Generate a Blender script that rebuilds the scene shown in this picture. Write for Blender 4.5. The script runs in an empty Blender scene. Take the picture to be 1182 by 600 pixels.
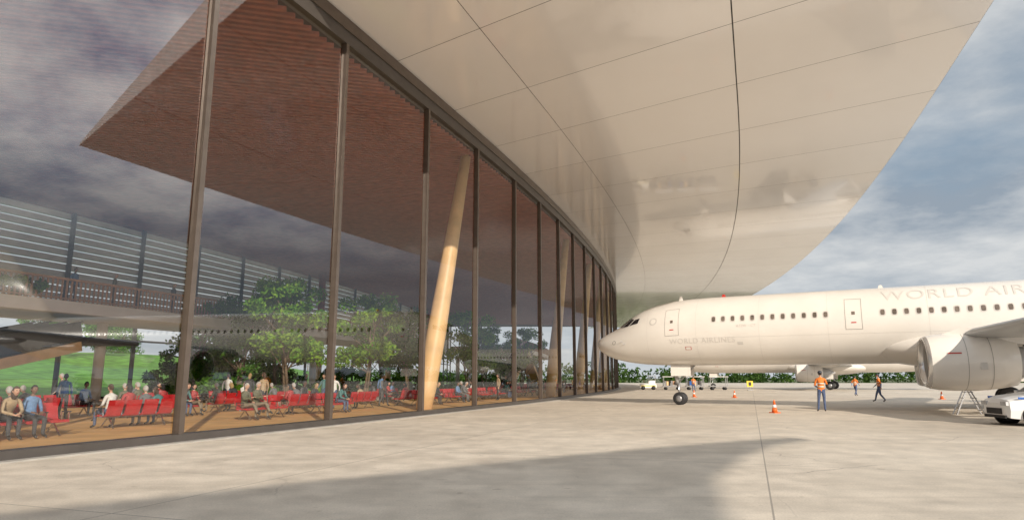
import bpy, bmesh, math, random
from mathutils import Vector, Matrix, Euler
import numpy as np
random.seed(7); rng=np.random.default_rng(7)
S=bpy.context.scene
S.view_settings.view_transform='Standard'; S.view_settings.look='None'; S.view_settings.exposure=0
R=math.radians

# ------------------------------------------------------------------ materials
def newmat(name):
    m=bpy.data.materials.new(name); m.use_nodes=True
    return m,m.node_tree.nodes,m.node_tree.links
def pm(name,col,rough=.5,metal=0,var=.15,scale=6,bump=0,coat=0,spec=.5):
    m,N,L=newmat(name); b=N['Principled BSDF']
    tc=N.new('ShaderNodeTexCoord'); no=N.new('ShaderNodeTexNoise'); no.inputs['Scale'].default_value=scale; no.inputs['Detail'].default_value=5
    L.new(tc.outputs['Object'],no.inputs['Vector'])
    r=N.new('ShaderNodeValToRGB'); r.color_ramp.elements[0].position=.3; r.color_ramp.elements[1].position=.7
    r.color_ramp.elements[0].color=[c*(1-var) for c in col]+[1]; r.color_ramp.elements[1].color=[min(1,c*(1+var)) for c in col]+[1]
    L.new(no.outputs['Fac'],r.inputs['Fac']); L.new(r.outputs['Color'],b.inputs['Base Color'])
    b.inputs['Roughness'].default_value=rough; b.inputs['Metallic'].default_value=metal
    b.inputs['Coat Weight'].default_value=coat; b.inputs['Specular IOR Level'].default_value=spec
    if bump:
        bp=N.new('ShaderNodeBump'); bp.inputs['Strength'].default_value=bump; bp.inputs['Distance'].default_value=.02
        L.new(no.outputs['Fac'],bp.inputs['Height']); L.new(bp.outputs['Normal'],b.inputs['Normal'])
    return m
def math_node(N,L,op,a,b=None,c=None):
    n=N.new('ShaderNodeMath'); n.operation=op
    for i,v in enumerate((a,b,c)):
        if v is None: continue
        if isinstance(v,(int,float)): n.inputs[i].default_value=v
        else: L.new(v,n.inputs[i])
    return n.outputs[0]
def mixc(N,L,f,a,b,blend='MIX'):
    n=N.new('ShaderNodeMix'); n.data_type='RGBA'; n.blend_type=blend
    if isinstance(f,(int,float)): n.inputs[0].default_value=f
    else: L.new(f,n.inputs[0])
    for i,v in ((6,a),(7,b)):
        if isinstance(v,tuple): n.inputs[i].default_value=(*v,1)
        else: L.new(v,n.inputs[i])
    return n.outputs[2]
def noise(N,L,vec,scale,detail=4,rough=.5):
    n=N.new('ShaderNodeTexNoise'); n.inputs['Scale'].default_value=scale; n.inputs['Detail'].default_value=detail; n.inputs['Roughness'].default_value=rough
    L.new(vec,n.inputs['Vector']); return n.outputs['Fac']
def ramp(N,L,f,p0,p1,c0=(0,0,0),c1=(1,1,1)):
    r=N.new('ShaderNodeValToRGB'); e=r.color_ramp.elements
    e[0].position=p0; e[1].position=p1; e[0].color=(*c0,1); e[1].color=(*c1,1)
    L.new(f,r.inputs['Fac']); return r.outputs['Color']

# concrete apron
def concrete():
    m,N,L=newmat('apron_concrete'); b=N['Principled BSDF']
    tc=N.new('ShaderNodeTexCoord').outputs['Object']
    mp=N.new('ShaderNodeMapping'); mp.inputs['Rotation'].default_value=(0,0,R(19.5)); L.new(tc,mp.inputs['Vector'])
    v=mp.outputs['Vector']; sx=N.new('ShaderNodeSeparateXYZ'); L.new(v,sx.inputs[0])
    def line(sock,off,per,w):
        a=math_node(N,L,'ADD',sock,off); a=math_node(N,L,'PINGPONG',a,per/2)
        return math_node(N,L,'LESS_THAN',a,w)
    l1=line(sx.outputs[0],-.16,7.5,.012); l2=line(sx.outputs[1],1.2,7.5,.012)
    ln=math_node(N,L,'MULTIPLY',math_node(N,L,'MAXIMUM',l1,l2),.7)
    cx=math_node(N,L,'FLOOR',math_node(N,L,'DIVIDE',math_node(N,L,'ADD',sx.outputs[0],-.16),7.5))
    cy=math_node(N,L,'FLOOR',math_node(N,L,'DIVIDE',math_node(N,L,'ADD',sx.outputs[1],1.2),7.5))
    cb=N.new('ShaderNodeCombineXYZ'); L.new(cx,cb.inputs[0]); L.new(cy,cb.inputs[1])
    wn=N.new('ShaderNodeTexWhiteNoise'); L.new(cb.outputs[0],wn.inputs['Vector'])
    big=noise(N,L,tc,.16,6,.6); mid=noise(N,L,tc,1.3,8,.65); fine=noise(N,L,tc,35,4,.6)
    c=ramp(N,L,big,.3,.72,(.59,.525,.44),(.78,.71,.61))
    c=mixc(N,L,.6,c,ramp(N,L,mid,.32,.62,(.66,.65,.64),(1.06,1.04,1.02)),'MULTIPLY')
    c=mixc(N,L,.45,c,ramp(N,L,fine,.25,.75,(.55,.55,.55),(1.12,1.12,1.12)),'MULTIPLY')
    c=mixc(N,L,.18,c,ramp(N,L,wn.outputs['Value'],0,1,(.6,.6,.6),(1.1,1.1,1.1)),'MULTIPLY')
    mp2=N.new('ShaderNodeMapping'); mp2.inputs['Rotation'].default_value=(0,0,R(-32)); mp2.inputs['Scale'].default_value=(.03,1.6,1); L.new(tc,mp2.inputs['Vector'])
    st=noise(N,L,mp2.outputs['Vector'],1.2,5,.6)
    c=mixc(N,L,.28,c,ramp(N,L,st,.56,.72,(1,1,1),(.62,.60,.58)),'MULTIPLY')
    sp=noise(N,L,tc,3.1,2,.5)
    c=mixc(N,L,.5,c,ramp(N,L,sp,.68,.75,(1,1,1),(.6,.58,.56)),'MULTIPLY')
    vo=N.new('ShaderNodeTexVoronoi'); vo.feature='DISTANCE_TO_EDGE'; vo.inputs['Scale'].default_value=.28
    mv=mixc(N,L,.25,tc,ramp(N,L,noise(N,L,tc,1.1,5),0,1)); L.new(mv,vo.inputs['Vector'])
    ck=math_node(N,L,'LESS_THAN',vo.outputs['Distance'],.0022); ck=math_node(N,L,'MULTIPLY',ck,ramp(N,L,noise(N,L,tc,.25,2),.5,.62))
    c=mixc(N,L,math_node(N,L,'MULTIPLY',ck,.55),c,(.25,.22,.2))
    c=mixc(N,L,ln,c,(.22,.20,.18))
    L.new(c,b.inputs['Base Color']); b.inputs['Specular IOR Level'].default_value=.35
    L.new(ramp(N,L,mid,.3,.7,(.55,.55,.55),(.85,.85,.85)),b.inputs['Roughness'])
    bp=N.new('ShaderNodeBump'); bp.inputs['Strength'].default_value=.3; bp.inputs['Distance'].default_value=.01; L.new(fine,bp.inputs['Height']); L.new(bp.outputs['Normal'],b.inputs['Normal'])
    return m
def glassmat(name,tint=(.91,.915,.905),f0=.105,f1=.14):
    m,N,L=newmat(name); N.remove(N['Principled BSDF']); out=N['Material Output']
    t=N.new('ShaderNodeBsdfTransparent'); g=N.new('ShaderNodeBsdfGlossy'); g.inputs['Roughness'].default_value=.015
    tc=N.new('ShaderNodeTexCoord'); f=noise(N,L,tc.outputs['Object'],.4,2)
    L.new(ramp(N,L,f,.3,.7,tuple(c*.98 for c in tint),tint),t.inputs['Color']); g.inputs['Color'].default_value=(.93,.96,1,1)
    ge=N.new('ShaderNodeNewGeometry'); vm=N.new('ShaderNodeVectorMath'); vm.operation='DOT_PRODUCT'
    L.new(ge.outputs['Normal'],vm.inputs[0]); L.new(ge.outputs['Incoming'],vm.inputs[1])
    c=math_node(N,L,'ABSOLUTE',vm.outputs['Value']); c=math_node(N,L,'SUBTRACT',1.0,c); c=math_node(N,L,'POWER',c,4.0)
    f2=math_node(N,L,'MULTIPLY_ADD',c,f1,f0)
    mx=N.new('ShaderNodeMixShader'); L.new(f2,mx.inputs[0]); L.new(t.outputs[0],mx.inputs[1]); L.new(g.outputs[0],mx.inputs[2]); L.new(mx.outputs[0],out.inputs['Surface'])
    return m
def leafmat(name,c0,c1):
    m,N,L=newmat(name); N.remove(N['Principled BSDF']); out=N['Material Output']
    ge=N.new('ShaderNodeNewGeometry'); tc=N.new('ShaderNodeTexCoord')
    c=ramp(N,L,ge.outputs['Random Per Island'],0,1,c0,c1)
    c=mixc(N,L,.6,c,ramp(N,L,noise(N,L,tc.outputs['Object'],1.0,3),.3,.7,(.45,.45,.45),(1.4,1.4,1.2)),'MULTIPLY')
    d=N.new('ShaderNodeBsdfDiffuse'); t=N.new('ShaderNodeBsdfTranslucent'); L.new(c,d.inputs[0]); L.new(c,t.inputs[0])
    mx=N.new('ShaderNodeMixShader'); mx.inputs[0].default_value=.35; L.new(d.outputs[0],mx.inputs[1]); L.new(t.outputs[0],mx.inputs[2]); L.new(mx.outputs[0],out.inputs['Surface'])
    return m
M={}
M['conc']=concrete()
M['glass']=glassmat('facade_glass')
M['bronze']=pm('mullion_metal',(.15,.12,.10),.38,.6,.1,3)
M['dark']=pm('dark_trim',(.035,.03,.028),.5,.2)
M['band']=pm('fascia_band',(.10,.088,.08),.4,.4,.1,2)
def soffit():
    m,N,L=newmat('soffit_panel'); b=N['Principled BSDF']
    tc=N.new('ShaderNodeTexCoord').outputs['Object']; ge=N.new('ShaderNodeNewGeometry')
    c=ramp(N,L,ge.outputs['Random Per Island'],0,1,(.86,.825,.80),(.91,.88,.86))
    c=mixc(N,L,.12,c,ramp(N,L,noise(N,L,tc,.5,6,.6),.3,.7,(.85,.84,.83),(1,1,1)),'MULTIPLY')
    L.new(c,b.inputs['Base Color']); L.new(ramp(N,L,noise(N,L,tc,.9,4),.3,.7,(.13,.13,.13),(.19,.19,.19)),b.inputs['Roughness'])
    b.inputs['Coat Weight'].default_value=.6; b.inputs['Coat Roughness'].default_value=.04; b.inputs['IOR'].default_value=1.5
    bp=N.new('ShaderNodeBump'); bp.inputs['Strength'].default_value=.02; bp.inputs['Distance'].default_value=.05; L.new(noise(N,L,tc,.35,2),bp.inputs['Height']); L.new(bp.outputs['Normal'],b.inputs['Normal']); L.new(bp.outputs['Normal'],b.inputs['Coat Normal'])
    return m
M['soffit']=soffit()
M['slat']=pm('ceiling_slat_wood',(.33,.10,.06),.5,0,.25,2)
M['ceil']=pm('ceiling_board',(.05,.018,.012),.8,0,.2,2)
M['wood']=pm('column_timber',(.72,.47,.23),.45,0,.12,1.5,.1)
M['floor']=pm('terminal_carpet',(.64,.37,.14),.75,0,.18,.8)
M['white']=pm('white_plaster',(.83,.81,.78),.6,0,.06,1)
M['louv']=pm('louver_white',(.74,.75,.75),.5,0,.05,1)
M['rail']=pm('railing_wood',(.50,.29,.17),.5,0,.2,3)
M['red']=pm('seat_red_fabric',(.46,.014,.02),.5,0,.15,5)
M['chrome']=pm('chrome',(.6,.6,.62),.2,1,.05,3)
M['black']=pm('black_rubber',(.02,.02,.022),.6,0,.2,8)
M['grass']=pm('lawn_grass',(.10,.25,.03),.9,0,.45,.6,.3)
M['field']=pm('airfield_grass',(.10,.12,.05),.9,0,.35,.05,.0)
M['leaf']=leafmat('leaf_indoor',(.07,.22,.02),(.28,.46,.05))
M['leafd']=leafmat('leaf_dark',(.025,.11,.018),(.13,.29,.035))
M['leaft']=leafmat('leaf_tree_line',(.03,.07,.02),(.08,.14,.035))
M['bark']=pm('bark',(.16,.115,.075),.9,0,.35,9,.5)
M['planter']=pm('planter_stone',(.35,.33,.30),.7,0,.15,3)
M['steel']=pm('painted_steel',(.30,.30,.31),.4,.5,.1,4)

# ------------------------------------------------------------------ mesh builder
class MB:
    def __init__(s): s.v=[]; s.f=[]; s.m=[]; s.sm=[]; s.mats=[]
    def mi(s,k):
        mt=M[k] if isinstance(k,str) else k
        if mt not in s.mats: s.mats.append(mt)
        return s.mats.index(mt)
    def add(s,vs,fs,k,smooth=False):
        o=len(s.v); s.v.extend([tuple(v) for v in vs]); i=s.mi(k)
        for f in fs: s.f.append(tuple(o+a for a in f)); s.m.append(i); s.sm.append(smooth)
    def box(s,c,size,k,rz=0,rot=None,taper=1):
        x,y,z=[a/2 for a in size]; c=Vector(c)
        M3=rot if rot else Matrix.Rotation(rz,3,'Z')
        vs=[]
        for sz in (-1,1):
            t=taper if sz>0 else 1
            for sx,sy in ((-1,-1),(1,-1),(1,1),(-1,1)): vs.append(c+M3@Vector((sx*x*t,sy*y*t,sz*z)))
        s.add(vs,[(3,2,1,0),(4,5,6,7),(0,1,5,4),(1,2,6,5),(2,3,7,6),(3,0,4,7)],k)
    def beam(s,p0,p1,w,h,k,up=(0,0,1)):
        p0=Vector(p0);p1=Vector(p1); d=(p1-p0); l=d.length; d.normalize(); u=Vector(up)
        a=d.cross(u)
        if a.length<1e-4: a=d.cross(Vector((0,1,0)))
        a.normalize(); b=a.cross(d)
        rot=Matrix((d,a,b)).transposed(); s.box((p0+p1)/2,(l,w,h),k,rot=rot)
    def rev(s,o,ax,prof,k,n=24,smooth=True,close=True,sy=1):
        o=Vector(o); ax=Vector(ax).normalized(); t=Vector((0,0,1)) if abs(ax.z)<.9 else Vector((1,0,0))
        a=ax.cross(t).normalized(); b=a.cross(ax)
        vs=[];fs=[]
        for (h,r) in prof:
            for i in range(n):
                an=2*math.pi*i/n; vs.append(o+ax*h+(a*math.cos(an)+b*math.sin(an)*sy)*r)
        for j in range(len(prof)-1):
            for i in range(n): fs.append((j*n+i,j*n+(i+1)%n,(j+1)*n+(i+1)%n,(j+1)*n+i))
        if close: fs.append(tuple(range(n-1,-1,-1))); fs.append(tuple((len(prof)-1)*n+i for i in range(n)))
        s.add(vs,fs,k,smooth)
    def cyl(s,p0,p1,r0,r1,k,n=10,smooth=True):
        p0=Vector(p0);p1=Vector(p1); s.rev(p0,p1-p0,[(0,r0),((p1-p0).length,r1)],k,n,smooth)
    def grid(s,fn,nu,nv,k,smooth=True):
        vs=[fn(i/nu,j/nv) for j in range(nv+1) for i in range(nu+1)]
        fs=[(j*(nu+1)+i,j*(nu+1)+i+1,(j+1)*(nu+1)+i+1,(j+1)*(nu+1)+i) for j in range(nv) for i in range(nu)]
        s.add(vs,fs,k,smooth)
    def mesh(s,name):
        me=bpy.data.meshes.new(name); me.from_pydata(s.v,[],s.f)
        for m in s.mats: me.materials.append(m)
        me.polygons.foreach_set('material_index',s.m); me.polygons.foreach_set('use_smooth',s.sm); me.update(); return me
    def obj(s,name,parent=None,loc=None,rz=None,recalc=False):
        me=s.mesh(name)
        if recalc:
            bm=bmesh.new(); bm.from_mesh(me); bmesh.ops.recalc_face_normals(bm,faces=bm.faces); bm.to_mesh(me); bm.free()
        return mkobj(name,me,parent,loc,rz)
def mkobj(name,me,parent=None,loc=None,rz=None,sc=None):
    o=bpy.data.objects.new(name,me); S.collection.objects.link(o)
    if parent: o.parent=parent
    if loc is not None: o.location=loc
    if rz is not None: o.rotation_euler=(0,0,rz)
    if sc: o.scale=(sc,sc,sc)
    return o

# ------------------------------------------------------------------ plan curves
def Xf(y):
    d=max(0,y-30); return -3.8+.375*(y-30)-.0014*d*d
def tang(y): return math.atan2(1,(Xf(y+.1)-Xf(y-.1))/.2)
def strip(mb,ys,d0,d1,z0,z1,k):
    vs=[]
    for y in ys:
        x=Xf(y); vs+=[(x+d0,y,z0),(x+d1,y,z0),(x+d1,y,z1),(x+d0,y,z1)]
    fs=[]
    for i in range(len(ys)-1):
        a=i*4
        for j in range(4): fs.append((a+j,a+4+j,a+4+(j+1)%4,a+(j+1)%4))
    n=len(vs); fs+=[(0,1,2,3),(n-1,n-2,n-3,n-4)]
    mb.add(vs,fs,k)
def fr(a,b,st):
    n=max(1,int(round((b-a)/st))); return [a+(b-a)*i/n for i in range(n+1)]
term=mkobj('airport_terminal',None)
YA,YB=-30,165
MY=[-26,-20,-14,-8,-1.5,4.8,11.1,17.4,23.3,29.5,35,40.9,46.3,51.6,57,62.5,68.2,74,80,86,92,98,104,110,116,122,128,134,140,146,152,158,165]
g=MB()
for a,b in zip(MY[:-1],MY[1:]):
    g.add([(Xf(a),a,.2),(Xf(b),b,.2),(Xf(b),b,14.0),(Xf(a),a,14.0)],[(0,1,2,3)],'glass')
g.obj('glass_facade',term)
g=MB()
for y in MY:
    t=tang(y); nx,ny=math.sin(t),-math.cos(t)
    g.box((Xf(y),y,7.0),(.22,.12,14.0),'bronze',rz=t-math.pi/2)
    g.box((Xf(y)+.125*nx,y+.125*ny,7.0),(.03,.17,13.98),'bronze',rz=t-math.pi/2)
g.obj('mullions',term)
g=MB(); ys=fr(YA,YB,3)
strip(g,ys,-.25,.22,0.0,.2,'band'); strip(g,ys,-.30,.14,14.0,14.5,'band'); strip(g,ys,-.5,.2,14.5,14.96,'bronze')
strip(g,ys,.221,.5,-.05,.03,'planter')
g.obj('sill_and_fascia',term)
g=MB(); strip(g,ys,-36,-.26,-.1,.02,'floor'); g.obj('terminal_floor',term)
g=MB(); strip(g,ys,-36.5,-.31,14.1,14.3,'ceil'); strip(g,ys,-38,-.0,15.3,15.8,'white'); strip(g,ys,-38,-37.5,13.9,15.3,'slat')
g.obj('ceiling_and_roof',term)
g=MB()
dxs,dys=.966,.259
y=-20
while y<160:
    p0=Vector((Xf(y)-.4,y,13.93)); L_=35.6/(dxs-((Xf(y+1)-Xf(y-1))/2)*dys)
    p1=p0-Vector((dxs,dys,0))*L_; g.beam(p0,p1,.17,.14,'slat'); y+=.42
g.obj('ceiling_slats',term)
g=MB()
for y in fr(-25,160,6.2):
    x=Xf(y)-36; g.box((x,y,7),(.25,.25,13.9),'dark',rz=0)
for z in (.1,4.6,6.2): strip(g,fr(-25,160,6),-36.08,-35.92,z-.08,z+.08,'dark')
g.obj('rear_mullions',term)
g=MB()
for i in range(13):
    z=6.8+i*.55; strip(g,fr(-25,160,6),-36.6,-36.25,z,z+.42,'louv')
g.obj('rear_louvers',term)
g=MB()
def tcol(b,t,r0,r1,k='wood'):
    g.rev(b,Vector(t)-Vector(b),[(0,r0*.8),(1.2,r0*.93),(4,r0),(8,(r0*.6+r1*.4)),((Vector(t)-Vector(b)).length,r1)],k,20)
for y in (11,34,57,70,82,94,106,118): 
    b=(Xf(y)-2.1,y,0.02); t=(Xf(y+1.9)-.95,y+1.9,14.0); tcol(b,t,.5,.27)
for y in (-5,16,37,58,79,100,121):
    x=Xf(y)-34; tcol((x,y,0),(x,y,6.4),.42,.42); g.cyl((x,y,6.4),(x,y,14),.42,.40,'slat',20)
    x=Xf(y)-24; g.cyl((x,y+4,0),(x,y+4,4.9),.3,.3,'white',16)
g.obj('timber_columns',term)
# mezzanine
g=MB(); yy=fr(6,74,2)
strip(g,yy,-27,-20.6,4.9,5.5,'white'); strip(g,yy,-27,-20.7,5.501,5.53,'floor')
y=6
while y<74:
    x=Xf(y)-20.75; g.box((x,y,6.05),(.06,.09,1.05),'rail'); y+=.24
strip(g,yy,-20.84,-20.65,6.58,6.69,'rail'); strip(g,yy,-20.78,-20.72,5.6,5.66,'rail')
yy=fr(84,125,2); strip(g,yy,-20,-12,4.9,5.5,'white')
y=84
while y<125:
    g.box((Xf(y)-12.15,y,6.05),(.05,.07,1.05),'rail'); y+=.3
strip(g,yy,-12.2,-12.09,6.58,6.65,'rail')
g.obj('mezzanine_walkway',term)
g=MB()
def escal(y0,y1,dx,z1,n=30,w=1.0):
    a=Vector((Xf(y0)+dx,y0,0)); b=Vector((Xf(y1)+dx,y1,z1)); d=b-a; hd=Vector((d.x,d.y,0)).normalized(); s=hd.cross(Vector((0,0,1)))
    for k in range(n):
        p=a+d*((k+.5)/n); g.box(p+Vector((0,0,.0)),(d.xy.length/n*1.0,w,.2),'dark',rz=math.atan2(hd.y,hd.x))
    g.beam(a-Vector((0,0,.45)),b-Vector((0,0,.45)),w+.5,.5,'wood')
    for sg in (-1,1):
        o=s*sg*(w/2+.12); g.beam(a+o+Vector((0,0,.85)),b+o+Vector((0,0,.85)),.1,.08,'black'); g.beam(a+o+Vector((0,0,.38)),b+o+Vector((0,0,.38)),.04,.86,'dark')
escal(22,35.5,-21.6,3.7); escal(22,35.5,-23.3,3.7); escal(73,84,-11,5.3); escal(96,84,-11,5.3)
strip(g,fr(35.5,38.5,1),-24.4,-20.8,3.4,3.7,'dark')
g.obj('escalators',term)
g=MB()
for y in (43,50,58,66): 
    g.box((Xf(y)-15,y,.3),(4.5,5,.6),'planter',rz=tang(y)-math.pi/2); g.box((Xf(y)-15,y,.62),(4.2,4.7,.06),'bark',rz=tang(y)-math.pi/2)
g.box((Xf(62)-9,62,.3),(2.5,6,.6),'planter',rz=tang(62)-math.pi/2)
g.obj('stone_planters',term)

# ------------------------------------------------------------------ canopy
def D(y): return 24.2-.02*(y-22)
def Ynear(f): return 20.0+1.2*f
def cc(y): 
    t=min(1,max(0,(y-38)/40)); return .585*(1-t)+.31*t
g=MB()
segs=[(0.0,4.8/24),(4.8/24,14.6/24),(14.6/24,1.0)]
yk=fr(16,182,5.4)
def P(yb,f,z=15.0):
    dd=f*24.0; y=yb-cc(yb)*dd; return Vector((Xf(y)+f*D(y),y,z))
for a,b in zip(yk[:-1],yk[1:]):
    for si,(f0,f1) in enumerate(segs):
        e0=.0005 if si==0 else (.0006 if si==1 else .0012); e1=.0006 if si==0 else (.0012 if si==1 else 0)
        g.grid(lambda u,v:P(a+.013+(b-a-.026)*v,(f0+e0)+(f1-e1-f0-e0)*u),8,4,'soffit')
me=g.mesh('soffit_panels'); bm=bmesh.new(); bm.from_mesh(me)
pA=Vector((Xf(20),20,15)); pB=Vector((Xf(21.2)+D(21.2),21.2,15)); nn=(pB-pA).cross(Vector((0,0,1))); 
if nn.y>0: nn=-nn
bmesh.ops.bisect_plane(bm,geom=bm.verts[:]+bm.edges[:]+bm.faces[:],plane_co=pA,plane_no=nn,clear_outer=True)
for f in bm.faces:
    if f.normal.z>0: f.normal_flip()
bm.to_mesh(me); bm.free(); mkobj('soffit_panels',me,term)
g=MB()
def cg(zfn): 
    def fn(u,v):
        y=Ynear(u)+(175-Ynear(u))*v; return (Xf(y)+u*D(y),y,zfn(u))
    return fn
g.grid(cg(lambda u:15.03),10,60,'dark'); g.grid(cg(lambda u:15.14+2.2*(1-u)),10,60,'white')
def edge(u,v):
    y=Ynear(1)+(175-Ynear(1))*u; return (Xf(y)+D(y)+.01,y,15.0+.14*v)
g.grid(edge,60,1,'white')
g.grid(lambda u,v:(Xf(Ynear(u))+u*D(Ynear(u)),Ynear(u)-.01,15.0+(.14+2.2*(1-u))*v),10,1,'white')
g.obj('roof_canopy',term)

SUN_EL=23.0; sd=Vector((-.3494,.9370))
Hc=10.0; off=sd*(Hc/math.tan(R(SUN_EL)))
sh=[(7.9,18.0),(6.0,16.9),(3.2,15.0),(.5,13.0),(-2.2,10.7),(-4.6,8.7),(-7.5,6.2),(-22,-1),(-22,-9),(1.5,-8),(2.1,3),(2.5,8),(3.3,11.2),(4.8,14.2),(6.4,16.6)]
g=MB(); pts=[(x-off.x,y-off.y) for x,y in sh]; n=len(pts)
g.add([(x,y,Hc) for x,y in pts]+[(x,y,Hc+.35) for x,y in pts],[tuple(range(n-1,-1,-1)),tuple(range(n,2*n))]+[(i,(i+1)%n,n+(i+1)%n,n+i) for i in range(n)],'white')
for x,y in ((9,-13),(6,-22),(-3,-21),(-8,-28)): g.cyl((x,y,0),(x,y,Hc),.25,.2,'wood',12)
g.obj('added_shadow_roof')  # unseen roof added behind the camera, outlined to cast the foreground shadow

# ------------------------------------------------------------------ ground
g=MB(); g.add([(-1500,-600,0),(1500,-600,0),(1500,2500,0),(-1500,2500,0)],[(0,1,2,3)],'conc'); g.obj('apron_ground')
g=MB(); g.grid(lambda u,v:(-900+2400*u,222+1800*v,.006),4,4,'field'); g.obj('grass_field')
def hz(dx,y): 
    t=min(1,max(0,(dx-8)/60)); return .006+ (t*t*(3-2*t))*5.5*(1+.25*math.sin(y*.05)+.1*math.sin(dx*.2+y*.11))
g=MB(); g.grid(lambda u,v:(Xf(-60+300*v if -60+300*v<160 else 160)-39-120*u,-60+300*v,hz(120*u,-60+300*v)),40,60,'grass'); g.obj('lawn_hill')

# ------------------------------------------------------------------ foliage
def leaves(mb,cents,rad,nper,size,k,flat=.75):
    for c,r in zip(cents,rad):
        for _ in range(nper):
            d=rng.normal(size=3); d/=np.linalg.norm(d)+1e-6; rr=r*rng.random()**.45
            p=np.array(c)+d*rr*np.array([1,1,flat])
            a=rng.normal(size=3); a/=np.linalg.norm(a); b=np.cross(a,rng.normal(size=3)); b/=np.linalg.norm(b)
            s=size*(.6+.8*rng.random()); w=s*.5
            mb.add([p-a*s*.5,p+b*w*.5,p+a*s*.5,p-b*w*.5],[(0,1,2,3)],k)
def tree_mesh(name,h,cr,ncl,nper,size,k='leaf',stems=1,cb=.4):
    mb=MB(); C=[];Rd=[]
    for s in range(stems):
        an=rng.random()*6.28; b=Vector((math.cos(an)*.25*(stems>1),math.sin(an)*.25*(stems>1),0)); lean=Vector((math.cos(an),math.sin(an),0))*(.25*cr if stems>1 else .05)
        p=b; r=.05+.016*h/(stems**.5)
        path=[p]
        for i in range(5):
            q=p+Vector((lean.x/5+random.uniform(-.05,.05)*h*.3,lean.y/5+random.uniform(-.05,.05)*h*.3,h*.8/5)); r2=r*.78
            mb.cyl(p,q,r,r2,'bark',8); p=q; r=r2; path.append(p)
        for j in range(max(4,ncl//stems)):
            t=cb+(1-cb)*random.random(); i=min(4,int(t*5)); st=path[i].lerp(path[i+1],t*5-i if i<5 else 0)
            a2=random.random()*6.28; rad=cr*(.25+.7*random.random())*(1.1-.5*abs(t-.65))
            e=Vector((path[i].x+math.cos(a2)*rad,path[i].y+math.sin(a2)*rad,min(h,h*(t*.85+.1)+random.uniform(-.05,.15)*h)))
            mb.cyl(st,e,.03*h/5,.008,'bark',5); C.append(e); Rd.append(cr*random.uniform(.24,.46))
    leaves(mb,C,Rd,nper,size,k); return mb.mesh(name)
T1=tree_mesh('indoor_tree',7.5,2.3,33,190,.27,'leaf',3,.3)
T2=tree_mesh('indoor_tree',6.0,2.0,28,180,.25,'leafd',2,.25)
T3=tree_mesh('tree',9,3.6,34,130,.45,'leafd',1,.3)
def shrub_mesh(w,h,n,k):
    mb=MB(); C=[];Rd=[]
    for i in range(n):
        a=random.random()*6.28; r=w*math.sqrt(random.random()); z=h*(.25+.75*random.random()*(1-.5*r/w)); e=Vector((math.cos(a)*r,math.sin(a)*r,z))
        mb.cyl((e.x*.3,e.y*.3,0),e,.03,.01,'bark',4); C.append(e); Rd.append(random.uniform(.25,.5)*min(w,h)*.6)
    leaves(mb,C,Rd,120,.28,k); return mb.mesh('shrub')
SH=[shrub_mesh(1.8,2.2,20,'leafd'),shrub_mesh(1.3,1.2,12,'leaf')]
for x,y,me,sc in ((-12.6,38.5,T1,.92),(-9.2,41.5,T1,.85),(-15.5,45.5,T1,1.0),(-3.2,52,T1,.85),(-2.6,59.5,T2,1.0),(-22.0,46,T2,1.0),(-17.5,42.5,T2,1.05),(-7.4,50,T2,1.05),(-12.5,66,T1,1.0),(1.0,76,T1,.9),(-2,92,T2,1)):
    mkobj('indoor_tree',me,None,(x,y,.02),random.random()*6,sc)
for x,y,i,sc in ((-19.5,44,0,1.2),(-17.8,46.5,0,1.1),(-21.5,49,0,1.4),(-16,43,1,1.2),(-12.8,48,1,1.2),(-10.2,52,0,.8),(-9,58,0,.9),(-6,58,1,1.2),(-4.5,62,1,1.2),(-19,54,0,1.3),(-3,66,0,.8),(-24,50,0,1.4),(-14,55,0,1.2)):
    mkobj('shrub',SH[i],None,(x,y,.02),random.random()*6,sc)
for y in (31.2,32.4,44): mkobj('balcony_plant',SH[1],None,(Xf(y)-21.3,y,5.5),random.random()*6,.95)
for i in range(16):
    y=20+i*14+random.uniform(-4,4); mkobj('tree',T3,None,(Xf(min(y,160))-85-random.random()*35,y,4.0),random.random()*6,random.uniform(.7,1.1))
mb=MB(); C=[];Rd=[]
for i in range(330):
    x=random.uniform(-60,330); y=225+random.uniform(0,30); hh=random.uniform(3.5,7.5)*(.8+.25*math.sin(x*.06))
    for k in range(3): C.append((x+random.uniform(-2,2),y,hh*(.25+.3*k))); Rd.append(2.0)
leaves(mb,C,Rd,16,1.3,'leaft'); 
for i in range(0,len(C),12): mb.cyl((C[i][0],C[i][1],0),C[i],.2,.1,'bark',5)
mb.obj('tree_line')

# ------------------------------------------------------------------ airliner
M['fus']=pm('aircraft_white_paint',(.76,.725,.68),.28,0,.05,.6,0,.5)
M['grey']=pm('aircraft_grey_paint',(.42,.42,.42),.35,.1,.06,1)
M['seam']=pm('panel_seam',(.34,.32,.30),.5,0,.1,3)
M['text']=pm('livery_lettering',(.64,.61,.575),.4,0,.05,1)
M['wing']=pm('wing_paint',(.50,.51,.52),.3,.2,.06,1)
M['win']=pm('window_dark',(.02,.022,.026),.12,0,.2,3,0,.5)
M['cwin']=pm('cabin_window',(.16,.13,.11),.15,0,.5,2)
M['wsur']=pm('window_surround',(.60,.575,.545),.4,.1,.05,3)
M['lip']=pm('polished_lip',(.72,.72,.73),.22,.7,.04,2)
M['fan']=pm('fan_blade',(.14,.14,.15),.35,.7,.2,4)
M['redp']=pm('red_marking',(.5,.03,.02),.5,0,.1,3)
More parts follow.
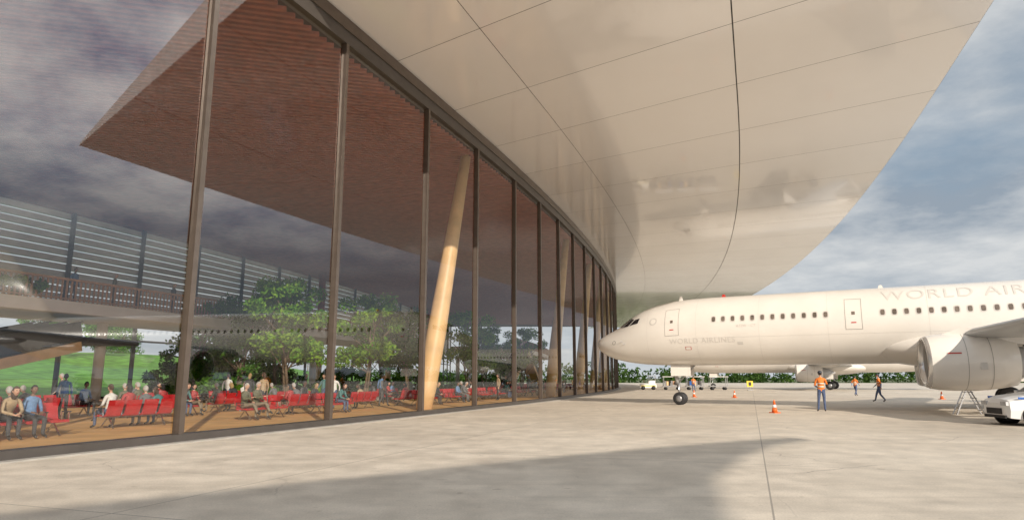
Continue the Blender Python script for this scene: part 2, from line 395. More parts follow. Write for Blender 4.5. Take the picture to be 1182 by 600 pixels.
st=[(0.0,3.74,3.70,.02),(.04,3.90,3.54,.17),(.15,4.05,3.38,.33),(.4,4.22,3.16,.54),(.8,4.42,2.95,.80),(1.3,4.64,2.77,1.05),(1.7,4.84,2.67,1.22),(2.1,5.10,2.59,1.36),(2.5,5.38,2.53,1.48),(2.9,5.62,2.48,1.59),(3.4,5.85,2.43,1.72),(4.2,6.10,2.39,1.85),(5.2,6.28,2.36,1.94),(6.4,6.37,2.35,1.985),(7.8,6.4,2.35,2.0),(30,6.4,2.35,2.0),(33,6.4,2.5,1.97),(36,6.38,2.95,1.8),(39,6.3,3.7,1.45),(42,6.15,4.6,.9),(44,5.9,5.2,.4),(44.5,5.75,5.45,.12)]
def sec(d):
    for a,b in zip(st[:-1],st[1:]):
        if d<=b[0]:
            t=(d-a[0])/(b[0]-a[0]); return [a[i]+(b[i]-a[i])*t for i in (1,2,3)]
    return st[-1][1:]
def surf(d,phi,o=0,side=-1):
    zt,zb,hw=sec(d); zc=(zt+zb)/2; hh=(zt-zb)/2
    return Vector((d,side*(hw+o)*math.sin(phi),zc+(hh+o)*math.cos(phi)))
air=mkobj('airliner',None)
g=MB(); ds=[s[0] for s in st[:15]]+[10+2*i for i in range(10)]+[s[0] for s in st[15:]]
n=56; vs=[];fs=[]
for d in ds:
    for i in range(n): vs.append(surf(d,2*math.pi*i/n))
for j in range(len(ds)-1):
    for i in range(n): fs.append((j*n+i,j*n+(i+1)%n,(j+1)*n+(i+1)%n,(j+1)*n+i))
fs.append(tuple(range(n))); fs.append(tuple(range(len(vs)-n,len(vs))))
g.add(vs,fs,'fus',True)
def fair(u,v):
    uu=u*u*(3-2*u); d=15.7+11.4*uu; t=math.sin(math.pi*min(1,max(0,uu)))**.36; a=2*math.pi*v
    return (d,2.72*t*math.cos(a),3.10+1.10*t*math.sin(a))
g.grid(fair,34,36,'fus')
g.obj('fuselage',air,recalc=True)
g=MB()
def patch(c,k,o=.012,nu=5,nv=5,side=-1):
    def fn(u,v):
        d=(c[0][0]*(1-u)+c[1][0]*u)*(1-v)+(c[3][0]*(1-u)+c[2][0]*u)*v; p=(c[0][1]*(1-u)+c[1][1]*u)*(1-v)+(c[3][1]*(1-u)+c[2][1]*u)*v
        return surf(d,R(p),o,side)
    g.grid(fn,nu,nv,k)
for sd_ in (-1,1):
    for c in ([(1.62,4),(1.98,42),(2.66,34),(2.42,4)],[(2.05,46),(2.55,57),(2.92,46),(2.72,36)],[(2.64,58),(3.25,62),(3.35,50),(3.0,47.5)]):
        patch(c,'win',.02,6,6,sd_)
    wd=[7.95+.535*i for i in range(12)]+[16.5+.535*i for i in range(28)]
    for d in wd:
        for (w,h,k,o) in ((.145,5.8,'wsur',.006),(.10,4.2,'cwin',.012)):
            vs=[surf(d,R(74),o,sd_)]+[surf(d+w*math.copysign(abs(math.cos(a))**.6,math.cos(a)),R(74)+R(h)*math.copysign(abs(math.sin(a))**.6,math.sin(a)),o,sd_) for a in [2*math.pi*i/14 for i in range(14)]]
            g.add(vs,[(0,i+1,(i+1)%14+1) for i in range(14)],k,True)
    for d0,d1,pt,pb in ((5.05,5.9,48,98),(14.75,15.55,48,98),(32.6,33.4,46,96)):
        w=.022
        patch([(d0,pt),(d0+w,pt),(d0+w,pb),(d0,pb)],'seam',.008,1,14,sd_); patch([(d1-w,pt),(d1,pt),(d1,pb),(d1-w,pb)],'seam',.008,1,14,sd_)
        patch([(d0,pt),(d1,pt),(d1,pt+.7),(d0,pt+.7)],'seam',.009,3,1,sd_); patch([(d0,pb-.7),(d1,pb-.7),(d1,pb),(d0,pb)],'seam',.009,3,1,sd_)
        m_=(d0+d1)/2; patch([(m_-.08,71),(m_+.08,71),(m_+.08,76),(m_-.08,76)],'cwin',.012,2,2,sd_); patch([(m_-.12,87),(m_+.12,87),(m_+.12,88.5),(m_-.12,88.5)],'redp',.012,2,2,sd_)
    for d in (3.9,6.9,10.4,13.9,18.5,23): patch([(d,8),(d+.010,8),(d+.010,172),(d,172)],'wsur',.004,1,30,sd_)
    patch([(7.0,104.0),(30,104.0),(30,104.3),(7,104.3)],'wsur',.004,30,1,sd_)
    patch([(6.2,118),(6.55,118),(6.55,124),(6.2,124)],'redp',.008,2,2,sd_); patch([(6.23,118.6),(6.52,118.6),(6.52,123.4),(6.23,123.4)],'fus',.012,2,2,sd_)
    patch([(9.2,112),(9.5,112),(9.5,117),(9.2,117)],'wsur',.006,2,2,sd_)
for d,z0,k in ((8.2,6.4,'redp'),(16.5,6.4,'fus')): g.box((d,0,z0+.08),(.26,.05,.16),k,taper=.5)
g.box((5.6,0,6.42),(.3,.04,.38),'fus',taper=.4)
for d,z in ((2.2,3.75),(2.4,3.55)): 
    p=surf(d,R(92 if z>3.6 else 100),.0); g.beam(p,p+Vector((-.12,-.1,0)),.03,.03,'steel')
for (d,ph,r,k,o) in ((1.55,88,.14,'seam',.01),(1.55,88,.10,'fus',.014),(4.3,68,.24,'wsur',.006),(4.3,68,.17,'fus',.01)):
    vs=[surf(d,R(ph),o)]+[surf(d+r*math.cos(a),R(ph)+r*math.sin(a)/max(.9,sec(d)[2]),o) for a in [2*math.pi*i/16 for i in range(16)]]; g.add(vs,[(0,i+1,(i+1)%16+1) for i in range(16)],k)
g.obj('windows_and_doors',air)
def letter(txt,size,d0,phi0,name,sp=1.1):
    cu=bpy.data.curves.new('t','FONT'); cu.body=txt; cu.size=size; cu.space_character=sp; o=bpy.data.objects.new('t',cu); S.collection.objects.link(o)
    dg=bpy.context.evaluated_depsgraph_get(); me=bpy.data.meshes.new_from_object(o.evaluated_get(dg)); bpy.data.objects.remove(o)
    bm=bmesh.new(); bm.from_mesh(me)
    for i in range(1,10): bmesh.ops.bisect_plane(bm,geom=bm.verts[:]+bm.edges[:]+bm.faces[:],plane_co=(0,i*size*.08,0),plane_no=(0,1,0))
    for v in bm.verts: v.co=surf(d0+v.co.x,R(phi0)-v.co.y/2.0,.012)
    bm.to_mesh(me); bm.free(); me.materials.clear(); me.materials.append(M['text']); mkobj(name,me,air)
letter('WORLD AIRLINES',1.02,16.5,54,'fuselage_lettering',1.12)
letter('WORLD AIRLINES',.44,5.3,112,'small_lettering',1.1)
letter('A32W - CT',.2,9.2,88,'registration_lettering',1.1)
def wing(sg,secs,k,name,vert=False):
    g=MB(); pr=[(0,0),(.012,.022),(.06,.05),(.2,.075),(.4,.078),(.7,.045),(1,.003),(.7,-.018),(.4,-.035),(.2,-.038),(.06,-.028),(.012,-.014)]
    vs=[];fs=[];n=len(pr)
    for (s,le,te,z,th) in secs:
        for px,pz in pr:
            x=le+(te-le)*px; zz=pz*(te-le)*th
            vs.append((x,zz,s) if vert else (x,sg*s,z+zz))
    for j in range(len(secs)-1):
        for i in range(n): fs.append((j*n+i,j*n+(i+1)%n,(j+1)*n+(i+1)%n,(j+1)*n+i))
    fs.append(tuple(range(len(vs)-n,len(vs)))); g.add(vs,fs,k,True)
    return g
for sg,nm in ((-1,'wing_port'),(1,'wing_starboard')):
    g=wing(sg,[(1.6,17.6,25,3.2,1.1),(4,18.7,24.8,3.35,1.0),(6.4,19.8,24.7,3.5,1.0),(11,22.0,25.9,3.85,.95),(17,25.0,27.3,4.35,.85),(17.2,25.5,27.2,4.38,.5)],'wing','w')
    g.beam((27.0,sg*17.1,4.3),(28,sg*17.6,5.9),.9,.06,'fus')
    for y in (8.5,12): g.rev((22.4+(y-6)*.5,sg*y,3.35+.08*(y-6)),(1,0,.02),[(0,.02),(.6,.2),(2,.26),(3.5,.15),(4.4,.02)],'grey',12)
    g.obj(nm,air,recalc=True)
    g=wing(sg,[(0.3,38.5,42.2,5.5,1),(6.2,42,43.5,6.0,1)],'wing','s'); g.obj('stabiliser',air,recalc=True)
g=wing(1,[(6.0,35.5,42.6,0,1),(8,37.5,42.9,0,1),(12.2,41.5,44.5,0,1)],'fus','f',True); g.obj('tail_fin',air,recalc=True)
for sg in (-1,1):
    g=MB(); o=(0,0,0)
    g.rev(o,(1,0,0),[(.22,.93),(.06,.97),(0,1.03),(.04,1.09),(.16,1.15)],'lip',40,close=False)
    g.rev(o,(1,0,0),[(.16,1.15),(.5,1.215),(1.1,1.25),(1.9,1.25),(2.7,1.17),(3.4,1.02),(3.42,.96),(3.0,.96)],'fus',40,close=False)
    g.rev(o,(1,0,0),[(.22,.93),(.6,.95),(1.1,.98)],'wsur',40,close=False)
    g.rev(o,(1,0,0),[(1.1,.98),(1.12,.02)],'dark',40,close=False)
    g.rev(o,(1,0,0),[(.55,.01),(.65,.1),(.8,.2),(1.08,.32)],'seam',24,close=False)
    for i in range(26):
        a=2*math.pi*i/26; ca,sa=math.cos(a),math.sin(a); c2,s2=math.cos(a+.17),math.sin(a+.17)
        g.add([Vector((.98,.3*ca,.3*sa)),Vector((.96,.97*ca,.97*sa)),Vector((1.08,.97*c2,.97*s2)),Vector((1.08,.3*c2,.3*s2))],[(0,1,2,3)],'fan')
    g.rev(o,(1,0,0),[(2.9,.75),(3.6,.66),(4.4,.45),(4.45,.34),(4.9,.12),(5.1,.02)],'grey',28,close=False)
    g.rev(o,(1,0,0),[(1.45,1.256),(1.47,1.256)],'seam',40,close=False); g.rev(o,(1,0,0),[(2.35,1.222),(2.37,1.219)],'seam',40,close=False)
    g.box((1.0,-1.225,.35),(.5,.02,.05),'redp'); g.box((2.0,-1.235,-.2),(.25,.02,.3),'wsur')
    g.obj('engine',air,(17.9,sg*5.75,2.30),R(9) if sg<0 else R(-5))
    g=MB(); P0=[(18.7,3.5),(19.4,3.75),(20.6,3.75),(23.6,3.3),(22.2,2.95),(20.4,3.1)]
    vs=[(x,sg*5.75-.17,z) for x,z in P0]+[(x,sg*5.75+.17,z) for x,z in P0]; m_=6
    g.add(vs,[tuple(range(m_)),tuple(range(2*m_-1,m_-1,-1))]+[(i,(i+1)%m_,m_+(i+1)%m_,m_+i) for i in range(m_)],'fus')
    g.obj('engine_pylon',air)
g=MB()
def wheel(c,r,w,ax=(0,1,0)):
    g.rev(Vector(c)-Vector(ax)*w/2,ax,[(0,r*.55),(0,r*.85),(w*.15,r*.97),(w*.5,r),(w*.85,r*.97),(w,r*.85),(w,r*.55)],'black',24); g.rev(Vector(c)-Vector(ax)*(w/2+.01),ax,[(0,r*.15),(0,r*.5),(w+.02,r*.5),(w+.02,r*.15)],'steel',20)
for y in (-.26,.26): wheel((5.3,y,.38),.38,.22)
g.cyl((5.3,-.26,.38),(5.3,.26,.38),.06,.06,'steel'); g.cyl((5.3,0,.38),(5.15,0,1.4),.07,.07,'chrome'); g.cyl((5.15,0,1.3),(5.0,0,2.6),.11,.12,'grey'); g.cyl((5.2,0,1.3),(6.4,0,2.5),.05,.05,'grey')
for y in (-.42,.42): g.beam((4.9,y,2.05),(6.1,y,2.05),.03,.65,'fus')
for y in (-.12,.12): g.rev((5.0,y,1.75),(-1,0,0),[(0,.1),(.08,.1)],'chrome',12)
for sg in (-1,1):
    for k in (-.45,.45): wheel((22.0,sg*3.8+k,.58),.58,.4)
    g.cyl((22.0,sg*3.8-.45,.58),(22.0,sg*3.8+.45,.58),.09,.09,'steel'); g.cyl((22.0,sg*3.8,.58),(22.0,sg*3.8,3.2),.12,.17,'grey'); g.cyl((22.0,sg*3.8,1.4),(21.9,sg*2.2,3.0),.07,.07,'grey'); g.beam((21.5,sg*4.1,2.2),(22.5,sg*4.1,2.2),.04,1.5,'fus')
g.obj('landing_gear',air)
air.location=(5.66,43.9,0); air.rotation_euler=(0,0,R(-29.6))
air2=mkobj('airliner',None)
for c in list(air.children): mkobj(c.name.split('.')[0],c.data,air2,tuple(c.location),c.rotation_euler.z)
air2.location=(26.5,107,0); air2.rotation_euler=(0,0,R(-29.6))

# ------------------------------------------------------------------ people
def col(n,c,r=.8): 
    if n not in M: M[n]=pm(n,c,r,0,.18,14)
    return n
skin=col('skin',(.55,.33,.23),.5); skin2=col('skin_dark',(.22,.12,.08),.5)
hb=col('hair_brown',(.07,.04,.025)); hg=col('hair_grey',(.42,.40,.38)); hk=col('hair_black',(.015,.013,.012)); hl=col('hair_blond',(.35,.24,.11))
shoe=col('shoe_leather',(.03,.025,.02),.4)
pals=[(col('coat_olive',(.14,.135,.085)),col('trousers_tan',(.22,.18,.13)),skin,hg,False),
(col('jacket_tan',(.40,.30,.19)),col('trousers_dark',(.05,.05,.055)),skin,hb,True),
(col('suit_grey',(.15,.15,.155)),'suit_grey',skin,hg,False),
(col('shirt_white',(.7,.69,.67)),col('jeans_blue',(.07,.10,.19)),skin,hb,False),
(col('top_black',(.04,.04,.043)),'trousers_dark',skin,hl,True),
(col('shirt_blue',(.14,.25,.44)),'trousers_dark',skin2,hk,False),
(col('dress_red',(.40,.05,.05)),'trousers_tan',skin,hk,True),
(col('jumper_teal',(.08,.20,.20)),'jeans_blue',skin,hb,True)]
worker=(col('vest_orange',(.75,.20,.03),.7),'jeans_blue',skin,hk,False)
def pose(nm):
    P=dict(pel=(0,0,.97),sp=(0,0,1.12),ch=(0,.01,1.29),uc=(0,0,1.42),nk=(0,0,1.51),hd=(0,.015,1.585))
    for s,x in (('l',-1),('r',1)):
        P['sh'+s]=(x*.175,0,1.425); P['el'+s]=(x*.235,-.03,1.14); P['wr'+s]=(x*.235,.06,.90); P['hp'+s]=(x*.09,0,.91); P['kn'+s]=(x*.10,.02,.50); P['an'+s]=(x*.105,-.02,.10); P['to'+s]=(x*.125,.15,.045)
    if nm=='walk':
        P.update(knl=(-.1,.16,.53),anl=(-.1,.26,.13),tol=(-.11,.42,.08),knr=(.1,-.04,.5),anr=(.1,-.30,.16),tor=(.11,-.17,.05),ell=(-.24,-.14,1.17),wrl=(-.23,-.12,.92),elr=(.24,.08,1.16),wrr=(.22,.26,1.0))
    if nm=='work':
        P.update(elr=(.26,.10,1.20),wrr=(.20,.33,1.38),ell=(-.25,.06,1.15),wrl=(-.14,.27,1.08),knl=(-.13,.03,.5),anl=(-.17,0,.1),tol=(-.2,.16,.045))
    if nm.startswith('sit'):
        P=dict(pel=(0,-.05,.57),sp=(0,-.07,.72),ch=(0,-.07,.89),uc=(0,-.05,1.02),nk=(0,-.04,1.11),hd=(0,-.015,1.185))
        for s,x in (('l',-1),('r',1)):
            P['sh'+s]=(x*.175,-.05,1.02); P['el'+s]=(x*.235,.0,.76); P['wr'+s]=(x*.12,.22,.69); P['hp'+s]=(x*.095,-.02,.54); P['kn'+s]=(x*.12,.41,.53); P['an'+s]=(x*.11,.40,.12); P['to'+s]=(x*.13,.56,.05)
        if nm=='sit2':
            for k,dy in (('sp',.05),('ch',.14),('uc',.21),('nk',.26),('hd',.31),('shl',.21),('shr',.21),('ell',.24),('elr',.24)): P[k]=(P[k][0],P[k][1]+dy,P[k][2]-dy*.2)
            P['wrl']=(-.06,.46,.66); P['wrr']=(.06,.46,.64)
        if nm=='sit3':
            P['anr']=(.05,.62,.30); P['tor']=(.06,.76,.24); P['knr']=(.04,.42,.62); P['wrr']=(.10,.36,.86); P['elr']=(.24,.10,.80)
    return P
RAD=dict(pel=.135,sp=.12,ch=.135,uc=.105,nk=.052,hd=.05,sh=.062,el=.046,wr=.031,hp=.095,kn=.062,an=.045,to=.036)
def body(pn,pal,back=False):
    P=pose(pn); names=list(P); idx={k:i for i,k in enumerate(names)}
    E=[('pel','sp','t'),('sp','ch','t'),('ch','uc','t'),('uc','nk','t'),('nk','hd','s')]
    for s in 'lr': E+=[('uc','sh'+s,'t'),('sh'+s,'el'+s,'t'),('el'+s,'wr'+s,'t' if not pal[0].startswith('vest') else 'w'),('pel','hp'+s,'p'),('hp'+s,'kn'+s,'p'),('kn'+s,'an'+s,'p'),('an'+s,'to'+s,'f')]
    me=bpy.data.meshes.new('b'); me.from_pydata([P[k] for k in names],[(idx[a],idx[b]) for a,b,_ in E],[])
    o=bpy.data.objects.new('b',me); S.collection.objects.link(o); o.modifiers.new('s','SKIN').use_smooth_shade=True; sb=o.modifiers.new('u','SUBSURF'); sb.levels=1; sb.render_levels=1
    for i,k in enumerate(names):
        sv=me.skin_vertices[0].data[i]; r=RAD.get(k,RAD.get(k[:2],.05)); sv.radius=(r*(1.18 if k in('ch','uc','pel','sp') else 1.08),r*.95); sv.use_root=(k=='pel')
    dg=bpy.context.evaluated_depsgraph_get(); dg.update(); ev=o.evaluated_get(dg); m=ev.to_mesh()
    vs=[v.co.copy() for v in m.vertices]; fs=[tuple(p.vertices) for p in m.polygons]; ev.to_mesh_clear(); bpy.data.objects.remove(o)
    mb=MB(); lab={'t':pal[0],'p':pal[1],'s':pal[2],'f':shoe,'w':'shirt_blue'}
    segs=[(Vector(P[a]),Vector(P[b]),l,a) for a,b,l in E]
    mb.v.extend([tuple(v) for v in vs])
    for f in fs:
        c=sum((vs[i] for i in f),Vector())/len(f); best=None
        for a,b,l,an in segs:
            ab=b-a; t=max(0,min(1,(c-a).dot(ab)/ab.length_squared)); d=(c-a-ab*t).length/(.12 if l=='t' and an in('pel','sp','ch') else .1)
            if best is None or d<best[0]: best=(d,l)
        mb.f.append(f); mb.m.append(mb.mi(lab[best[1]])); mb.sm.append(True)
    h=Vector(P['hd'])+Vector((0,.02,.095)); ax,ay,az=.076,.096,.118
    def hp_(u,v):
        th=math.pi*v; a=2*math.pi*u; x=math.sin(th)*math.cos(a); y=math.sin(th)*math.sin(a); z=math.cos(th)
        k=1-.28*max(0,-z)*(1 if y>-.3 else .6); return h+Vector((x*ax*k,y*ay*(1-.12*max(0,-z)),z*az))
    nu,nv=16,12; V=[hp_(i/nu,j/nv) for j in range(nv+1) for i in range(nu)]
    for j in range(nv):
        for i in range(nu):
            f=(j*nu+i,j*nu+(i+1)%nu,(j+1)*nu+(i+1)%nu,(j+1)*nu+i); c=(V[f[0]]+V[f[2]])/2-h
            hair=(c.z>.062) or (c.y<-.015 and c.z>-.05) or (abs(c.x)>.06 and c.z>.0 and c.y<.03)
            if hair: mb.add([h+(V[q]-h)*1.08 for q in f],[(0,1,2,3)],pal[3],True)
            mb.add([V[q] for q in f],[(0,1,2,3)],pal[2],True)
    mb.add([h+Vector(q) for q in ((-.012,.088,-.02),(.012,.088,-.02),(0,.118,-.022),(0,.09,.02))],[(0,1,2),(0,2,3),(2,1,3)],pal[2])
    for x in (-.03,.03):
        mb.box(h+Vector((x,.088,.012)),(.022,.012,.010),hk); mb.box(h+Vector((x,.09,.028)),(.03,.01,.006),pal[3]); mb.box(h+Vector((x*2.6,-.005,-.005)),(.014,.03,.05),pal[2])
    mb.box(h+Vector((0,.082,-.052)),(.04,.01,.009),'dress_red' if pal[4] else skin2)
    if pal[4]: mb.rev(h+Vector((0,-.045,.04)),(0,-.12,-1),[(0,.07),(.06,.085),(.16,.08),(.24,.05)],pal[3],10)
    for s,sx in (('l',-1),('r',1)):
        w=Vector(P['wr'+s]); e=Vector(P['el'+s]); d=(w-e).normalized(); side=d.cross(Vector((0,0,1)) if abs(d.z)<.8 else Vector((1,0,0))).normalized(); nrm=side.cross(d)
        mb.beam(w-d*.01,w+d*.085,.075,.03,pal[2],up=nrm)
        for i,l in enumerate((.065,.078,.072,.055)):
            b0=w+d*.08+side*(-.028+.019*i); m1=b0+d*l*.5; m2=m1+(d-nrm*.6).normalized()*l*.5
            mb.cyl(b0,m1,.009,.008,pal[2],5); mb.cyl(m1,m2,.008,.006,pal[2],5)
        mb.cyl(w+d*.03-side*.035,w+d*.075-side*.065,.011,.008,pal[2],5)
    if pal[0].startswith('vest'):
        for zz in (1.08,1.22): mb.rev((0,.005,zz),(0,0,1),[(0,.166),(.045,.168)],'reflect',20,close=False,sy=.82)
        mb.rev(h+Vector((0,0,.03)),(0,0,1),[(0,.105),(.01,.103),(.06,.085),(.09,.05),(.1,.01)],'helmet',16)
    return mb.mesh('person')
M['reflect']=pm('reflective_tape',(.7,.7,.6),.4); M['helmet']=pm('cap_dark',(.03,.035,.05),.5)
SIT=[body(p,pals[i]) for p,i in (('sit',0),('sit2',1),('sit',2),('sit3',3),('sit2',4),('sit',5),('sit3',6),('sit2',7),('sit2',2),('sit3',0))]
STD=[body(p,pals[i]) for p,i in (('stand',5),('walk',2),('stand',1),('walk',3),('stand',4),('walk',7),('stand',0))]
WK=[body('work',worker),body('walk',worker)]
def face(a): return math.atan2(a[1],a[0])-math.pi/2

# ------------------------------------------------------------------ seats
def seat_row():
    mb=MB()
    for k in range(4):
        x=(k-1.5)*.62
        prof=[(.24,.43),(.20,.455),(0,.44),(-.18,.43),(-.25,.47),(-.29,.60),(-.34,.78),(-.37,.90)]
        vs=[];n=len(prof)
        for sx in (-.25,.25):
            for (y,z) in prof: vs.append((x+sx,y,z))
            for (y,z) in prof: vs.append((x+sx,y-.012-(.035 if z>.5 else 0),z-(.05 if z<.5 else .01)))
        fs=[]
        for i in range(n-1):
            fs+= [(i,i+1,2*n+i+1,2*n+i),(n+i,3*n+i,3*n+i+1,n+i+1),(i,n+i,n+i+1,i+1),(2*n+i,2*n+i+1,3*n+i+1,3*n+i)]
        fs+=[(0,2*n,3*n,n),(n-1,2*n-1,4*n-1,3*n-1)]; mb.add(vs,fs,'red')
    for k in range(5):
        x=(k-2)*.62; mb.box((x,-.02,.66),(.045,.36,.03),'black'); mb.beam((x,-.22,.42),(x,-.20,.65),.03,.03,'chrome'); mb.beam((x,.10,.42),(x,.12,.65),.03,.03,'chrome')
    mb.box((0,-.05,.38),(2.4,.07,.05),'steel')
    for x in (-.93,.93):
        mb.beam((x,-.05,.38),(x,.26,.03),.04,.03,'chrome'); mb.beam((x,-.05,.38),(x,-.32,.03),.04,.03,'chrome')
    return mb.mesh('airport_seat_row')
SR=seat_row()
random.seed(21)
yrow=13.2
while yrow<100:
    for dx,sg in ((-4.7,1),(-5.75,-1),(-9.4,1),(-10.45,-1),(-13.8,1)):
        if random.random()<(.12 if yrow<30 else .25): continue
        if dx<-13 and 40<yrow<70: continue
        y=yrow+random.uniform(-.4,.4)+ (0 if abs(dx)<7 else 1.3); x=Xf(y)+dx
        if any(math.hypot(x-a,y-b)<1.6 for a,b in ((-12.6,38.5),(-9.2,41.5),(-3.2,52),(1,76),(-7.4,50))): continue
        if abs(y-34)<1.6 and dx>-6 : x-=.2
        t=tang(y); f=(math.sin(t)*sg,-math.cos(t)*sg); rz=face(f)+random.uniform(-.06,.06)
        mkobj('airport_seat_row',SR,None,(x,y,.02),rz)
        for k in range(4):
            occ=.66 if (yrow<26 and dx>-6) else (.45 if yrow<45 else .34)
            if random.random()<occ:
                o=Matrix.Rotation(rz,3,'Z')@Vector(((k-1.5)*.62,-.03,0)); mkobj('seated_person',random.choice(SIT),None,(x+o.x,y+o.y,.02),rz+random.uniform(-.12,.12),random.uniform(.95,1.03))
    yrow+=4.4
for (x,y,a,i) in ((-17.2,26,.5,0),(-19,28.5,2,1),(-11.4,31,1,2),(-9,34.2,3,3),(-14,36,0,4),(-7.2,38,4,1),(-11,39.5,2.6,5),(-5.2,44,1.2,6),(-8,41.5,0,0),(-3.5,54,3,3),(-1,49,2,2),(1.5,60,1,1),(-6,47,5,4),(-13,42.5,5,6),(-16,38,.3,3),(-.5,56,2.2,5)):
    mkobj('standing_person',STD[i],None,(x,y,.02),a,random.uniform(.96,1.04))
for x,y,i,a in ((-23.25,34.9,0,-100),(-22.3,36.9,6,-60),(Xf(41)-21.2,41,4,-90),(Xf(52)-21.2,52,1,170)): mkobj('standing_person',STD[i],None,(x,y,5.53),R(a),1.03)
mkobj('ground_worker',WK[0],None,(15.0,32.8,0),R(-20),1.08); mkobj('ground_worker',WK[1],None,(24.6,45.3,0),R(60),1.05); mkobj('ground_worker',WK[1],None,(31,61,0),R(-60),1.0); mkobj('ground_worker',WK[0],None,(21.5,80,0),R(160),1.0)

# ------------------------------------------------------------------ props
M['cone']=pm('cone_orange',(.75,.14,.02),.5); M['cwhite']=pm('cone_white',(.75,.75,.75),.5)
mb=MB(); mb.box((0,0,.02),(.38,.38,.04),'cone'); mb.rev((0,0,.04),(0,0,1),[(0,.14),(.22,.10)],'cone',20); mb.rev((0,0,.26),(0,0,1),[(0,.10),(.14,.072)],'cwhite',20); mb.rev((0,0,.40),(0,0,1),[(0,.072),(.2,.036),(.22,.02)],'cone',20)
CN=mb.mesh('traffic_cone')
for x,y in ((12.25,31.7),(18.4,56),(15.6,58),(33,52)): mkobj('traffic_cone',CN,None,(x,y,0),random.random(),.95)
g=MB()
for s in (-.28,.28):
    g.beam((s,-.55,0),(s*.8,0,1.25),.05,.05,'chrome'); g.beam((s*1.2,.55,0),(s*.8,0,1.25),.05,.05,'chrome')
for i in range(4):
    t=(i+.8)/4.8; g.box((0,-.55+.55*t,1.25*t),(.5,.14,.03),'steel'); g.beam((-.3,.55-.55*t,1.25*t),(.3,.55-.55*t,1.25*t),.03,.03,'steel')
g.box((0,0,1.26),(.5,.35,.04),'steel'); g.obj('step_ladder',None,(20.3,30.2,0),R(70))
M['carw']=pm('car_white_paint',(.80,.80,.80),.3,0,.03,2,0,.6); M['carb']=pm('car_blue_stripe',(.03,.12,.42),.3); M['lamp']=pm('lamp_lens',(.55,.56,.58),.1,.2); M['cyel']=pm('yellow_paint',(.75,.55,.04),.5)
g=MB()
S_=[(0.0,.32,.50,.66,.72,.64,.50),(.08,.26,.50,.80,.86,.82,.66),(.45,.22,.54,.92,.98,.90,.76),(1.05,.22,.56,1.00,1.06,.92,.80),(1.2,.22,.56,1.02,1.10,.92,.80),(1.85,.22,.57,1.05,1.56,.92,.68),(2.5,.22,.57,1.06,1.66,.92,.68),(3.3,.22,.58,1.07,1.66,.92,.68),(4.1,.22,.59,1.08,1.60,.91,.67),(4.4,.24,.60,1.08,1.12,.88,.74),(4.5,.34,.60,1.0,1.03,.82,.70)]
vs=[]
for (x,z0,z1,zb,zr,w,wr) in S_:
    ring=[(-w*.92,z0),(-w,z1),(-w*.97,zb),(-wr,zr),(-wr*.5,zr+.03),(wr*.5,zr+.03),(wr,zr),(w*.97,zb),(w,z1),(w*.92,z0)]
    vs+=[(x,y,z) for y,z in ring]
nr=10
for j in range(len(S_)-1):
    for i in range(nr):
        k='carw'
        if i in (2,6) and 4<=j<=8: k='win'
        if i in (3,4,5) and j in (4,8): k='win'
        if i==9: k='black'
        g.add([vs[j*nr+i],vs[j*nr+(i+1)%nr],vs[(j+1)*nr+(i+1)%nr],vs[(j+1)*nr+i]],[(0,1,2,3)],k,False)
g.add(vs[:nr],[tuple(range(nr))],'carw'); g.add(vs[-nr:],[tuple(range(nr))],'carw')
for x in (1.85,2.85,3.85):
    for s in (-1,1): g.beam((x,s*.90,1.05),(x,s*.70,1.60),.07,.03,'carw',up=(1,0,0))
for x in (.85,3.6):
    for s in (-1,1):
        g.rev((x,s*.80,.36),(0,s,0),[(0,.44),(.125,.44)],'black',28)
        wheel((x,s*.83,.36),.36,.22)
        for q in range(5):
            a=q*1.2566; g.beam((x,s*.955,.36),(x+.24*math.cos(a),s*.955,.36+.24*math.sin(a)),.06,.02,'chrome',up=(0,1,0))
for s in (-1,1):
    g.box((2.2,s*.925,.78),(1.9,.008,.16),'carb'); g.box((2.2,s*.925,.67),(1.9,.008,.04),'cyel'); g.box((.75,s*.915,.93),(.9,.02,.07),'carb'); g.box((1.35,s*1.0,1.10),(.12,.18,.13),'carw'); g.box((.12,s*.60,.74),(.28,.34,.13),'lamp'); g.box((2.35,s*.925,.93),(.16,.02,.025),'chrome'); g.box((3.2,s*.925,.93),(.16,.02,.025),'chrome')
    g.box((2.83,s*.928,.7),(.012,.01,.7),'black')
g.box((-.005,0,.48),(.05,.9,.2),'black'); g.box((.03,0,.3),(.1,1.3,.1),'black'); g.box((2.5,0,1.78),(.3,1.0,.12),'carb')
g.obj('patrol_car',None,(16.9,23.8,0),R(-8))
def cart(mb,x,load):
    mb.box((x,0,.5),(2.4,1.4,.12),'steel')
    for a in (-1.1,1.1):
        for b in (-.65,.65): mb.box((x+a,b,1.15),(.07,.07,1.2),'steel'); mb.rev((x+a*.75,b*1.0-.06,.2),(0,1,0),[(0,.2),(.12,.2)],'black',14)
    mb.box((x,0,1.78),(2.5,1.5,.07),'white')
    if load:
        for i in range(7): mb.box((x-.85+.28*i,random.uniform(-.3,.3),.85+.1*random.random()),(.24,.7,.5+.25*random.random()),random.choice(['dark','wood','carb','steel','rail']),rz=random.uniform(-.1,.1))
    mb.beam((x-1.2,0,.45),(x-1.8,0,.4),.06,.06,'steel')
g=MB(); [cart(g,x,l) for x,l in ((0,1),(3.1,1),(6.2,0))]
g.box((-3.2,0,.55),(2.2,1.3,.5),'white'); g.box((-2.7,0,1.0),(.9,1.2,.5),'white'); g.box((-2.7,0,1.9),(1.1,1.3,.06),'white'); g.box((-3.2,-.66,.55),(2.0,.02,.12),'cyel')
for a in (-3.1,-2.2):
    for b in (-.55,.55): g.box((a,b,1.5),(.05,.05,.8),'steel')
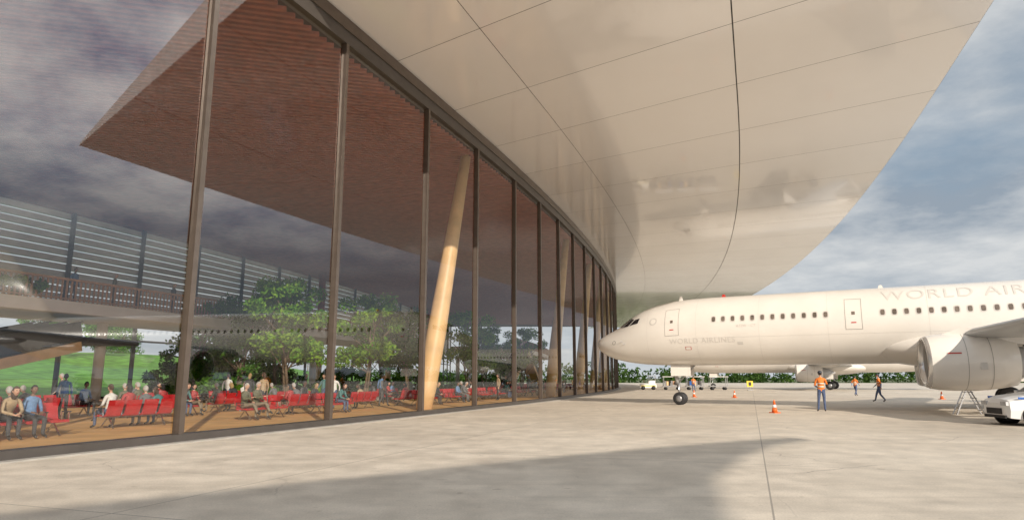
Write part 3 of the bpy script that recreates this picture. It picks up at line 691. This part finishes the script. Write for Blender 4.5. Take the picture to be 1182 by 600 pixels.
for a in (-3.9,-2.5):
    for b in (-.6,.6): g.rev((a,b-.08,.28),(0,1,0),[(0,.28),(.16,.28)],'black',16)
g.obj('baggage_train',None,(22,93,0),R(-8))
g=MB(); g.box((0,0,.25),(.06,.06,.5),'steel'); g.box((0,0,.85),(.8,.06,.75),'cyel'); g.box((0,-.04,.85),(.35,.01,.45),'black'); g.box((0,0,.03),(.7,.4,.06),'steel'); g.obj('apron_sign',None,(31,88,0),0)

# ------------------------------------------------------------------ world, sun, camera
w=bpy.data.worlds.new('World'); S.world=w; w.use_nodes=True; N=w.node_tree.nodes; L=w.node_tree.links; bg=N['Background']
sky=N.new('ShaderNodeTexSky'); sky.sky_type='NISHITA'; sky.sun_disc=False; sky.sun_elevation=R(SUN_EL); sky.sun_rotation=math.atan2(.3494,-.937); sky.air_density=1.2; sky.dust_density=1.5
tc=N.new('ShaderNodeTexCoord').outputs['Generated']; sx=N.new('ShaderNodeSeparateXYZ'); L.new(tc,sx.inputs[0])
z=math_node(N,L,'ADD',math_node(N,L,'MAXIMUM',sx.outputs[2],0.0),.16)
cb=N.new('ShaderNodeCombineXYZ'); L.new(math_node(N,L,'DIVIDE',sx.outputs[0],z),cb.inputs[0]); L.new(math_node(N,L,'DIVIDE',sx.outputs[1],z),cb.inputs[1])
n1=noise(N,L,cb.outputs[0],.9,8,.55); n2=noise(N,L,cb.outputs[0],1.7,7,.6); n3=noise(N,L,cb.outputs[0],3.0,8,.6)
ccol=mixc(N,L,ramp(N,L,n2,.36,.64),(3.1,3.7,4.4),(6.9,7.05,7.1))
base=mixc(N,L,.8,sky.outputs[0],(2.8,3.7,4.7))
c=mixc(N,L,ramp(N,L,n1,.30,.46),base,ccol)
hzf=math_node(N,L,'SUBTRACT',1.0,math_node(N,L,'MULTIPLY',math_node(N,L,'ABSOLUTE',sx.outputs[2]),5.0)); hzf=math_node(N,L,'MAXIMUM',hzf,0.0)
c=mixc(N,L,math_node(N,L,'MULTIPLY',hzf,.75),c,(6.4,6.8,7.1))
# bright cloud patch added to the eastern sky, out of view, for glass reflections
br=math_node(N,L,'MULTIPLY',ramp(N,L,sx.outputs[0],.66,.84),ramp(N,L,sx.outputs[2],.14,.30))
east=mixc(N,L,ramp(N,L,n3,.34,.60),(10,13.0,17),(33,33,32))
c=mixc(N,L,br,c,east)
L.new(c,bg.inputs['Color']); bg.inputs['Strength'].default_value=.10
ld=bpy.data.lights.new('sun','SUN'); ld.energy=5.0; ld.angle=R(.6); ld.color=(1,.89,.75); lo=bpy.data.objects.new('sun',ld); S.collection.objects.link(lo)
ce=math.cos(R(SUN_EL)); lo.rotation_euler=Vector((sd.x*ce,sd.y*ce,-math.sin(R(SUN_EL)))).to_track_quat('-Z','Y').to_euler(); lo.location=(20,-40,30)
cd=bpy.data.cameras.new('camera'); cam=bpy.data.objects.new('camera',cd); S.collection.objects.link(cam); cam.location=(0,0,1.6); cam.rotation_euler=(R(100.07),0,0)
cd.sensor_width=36; cd.lens=36*766/1182; cd.clip_end=5000; S.camera=cam
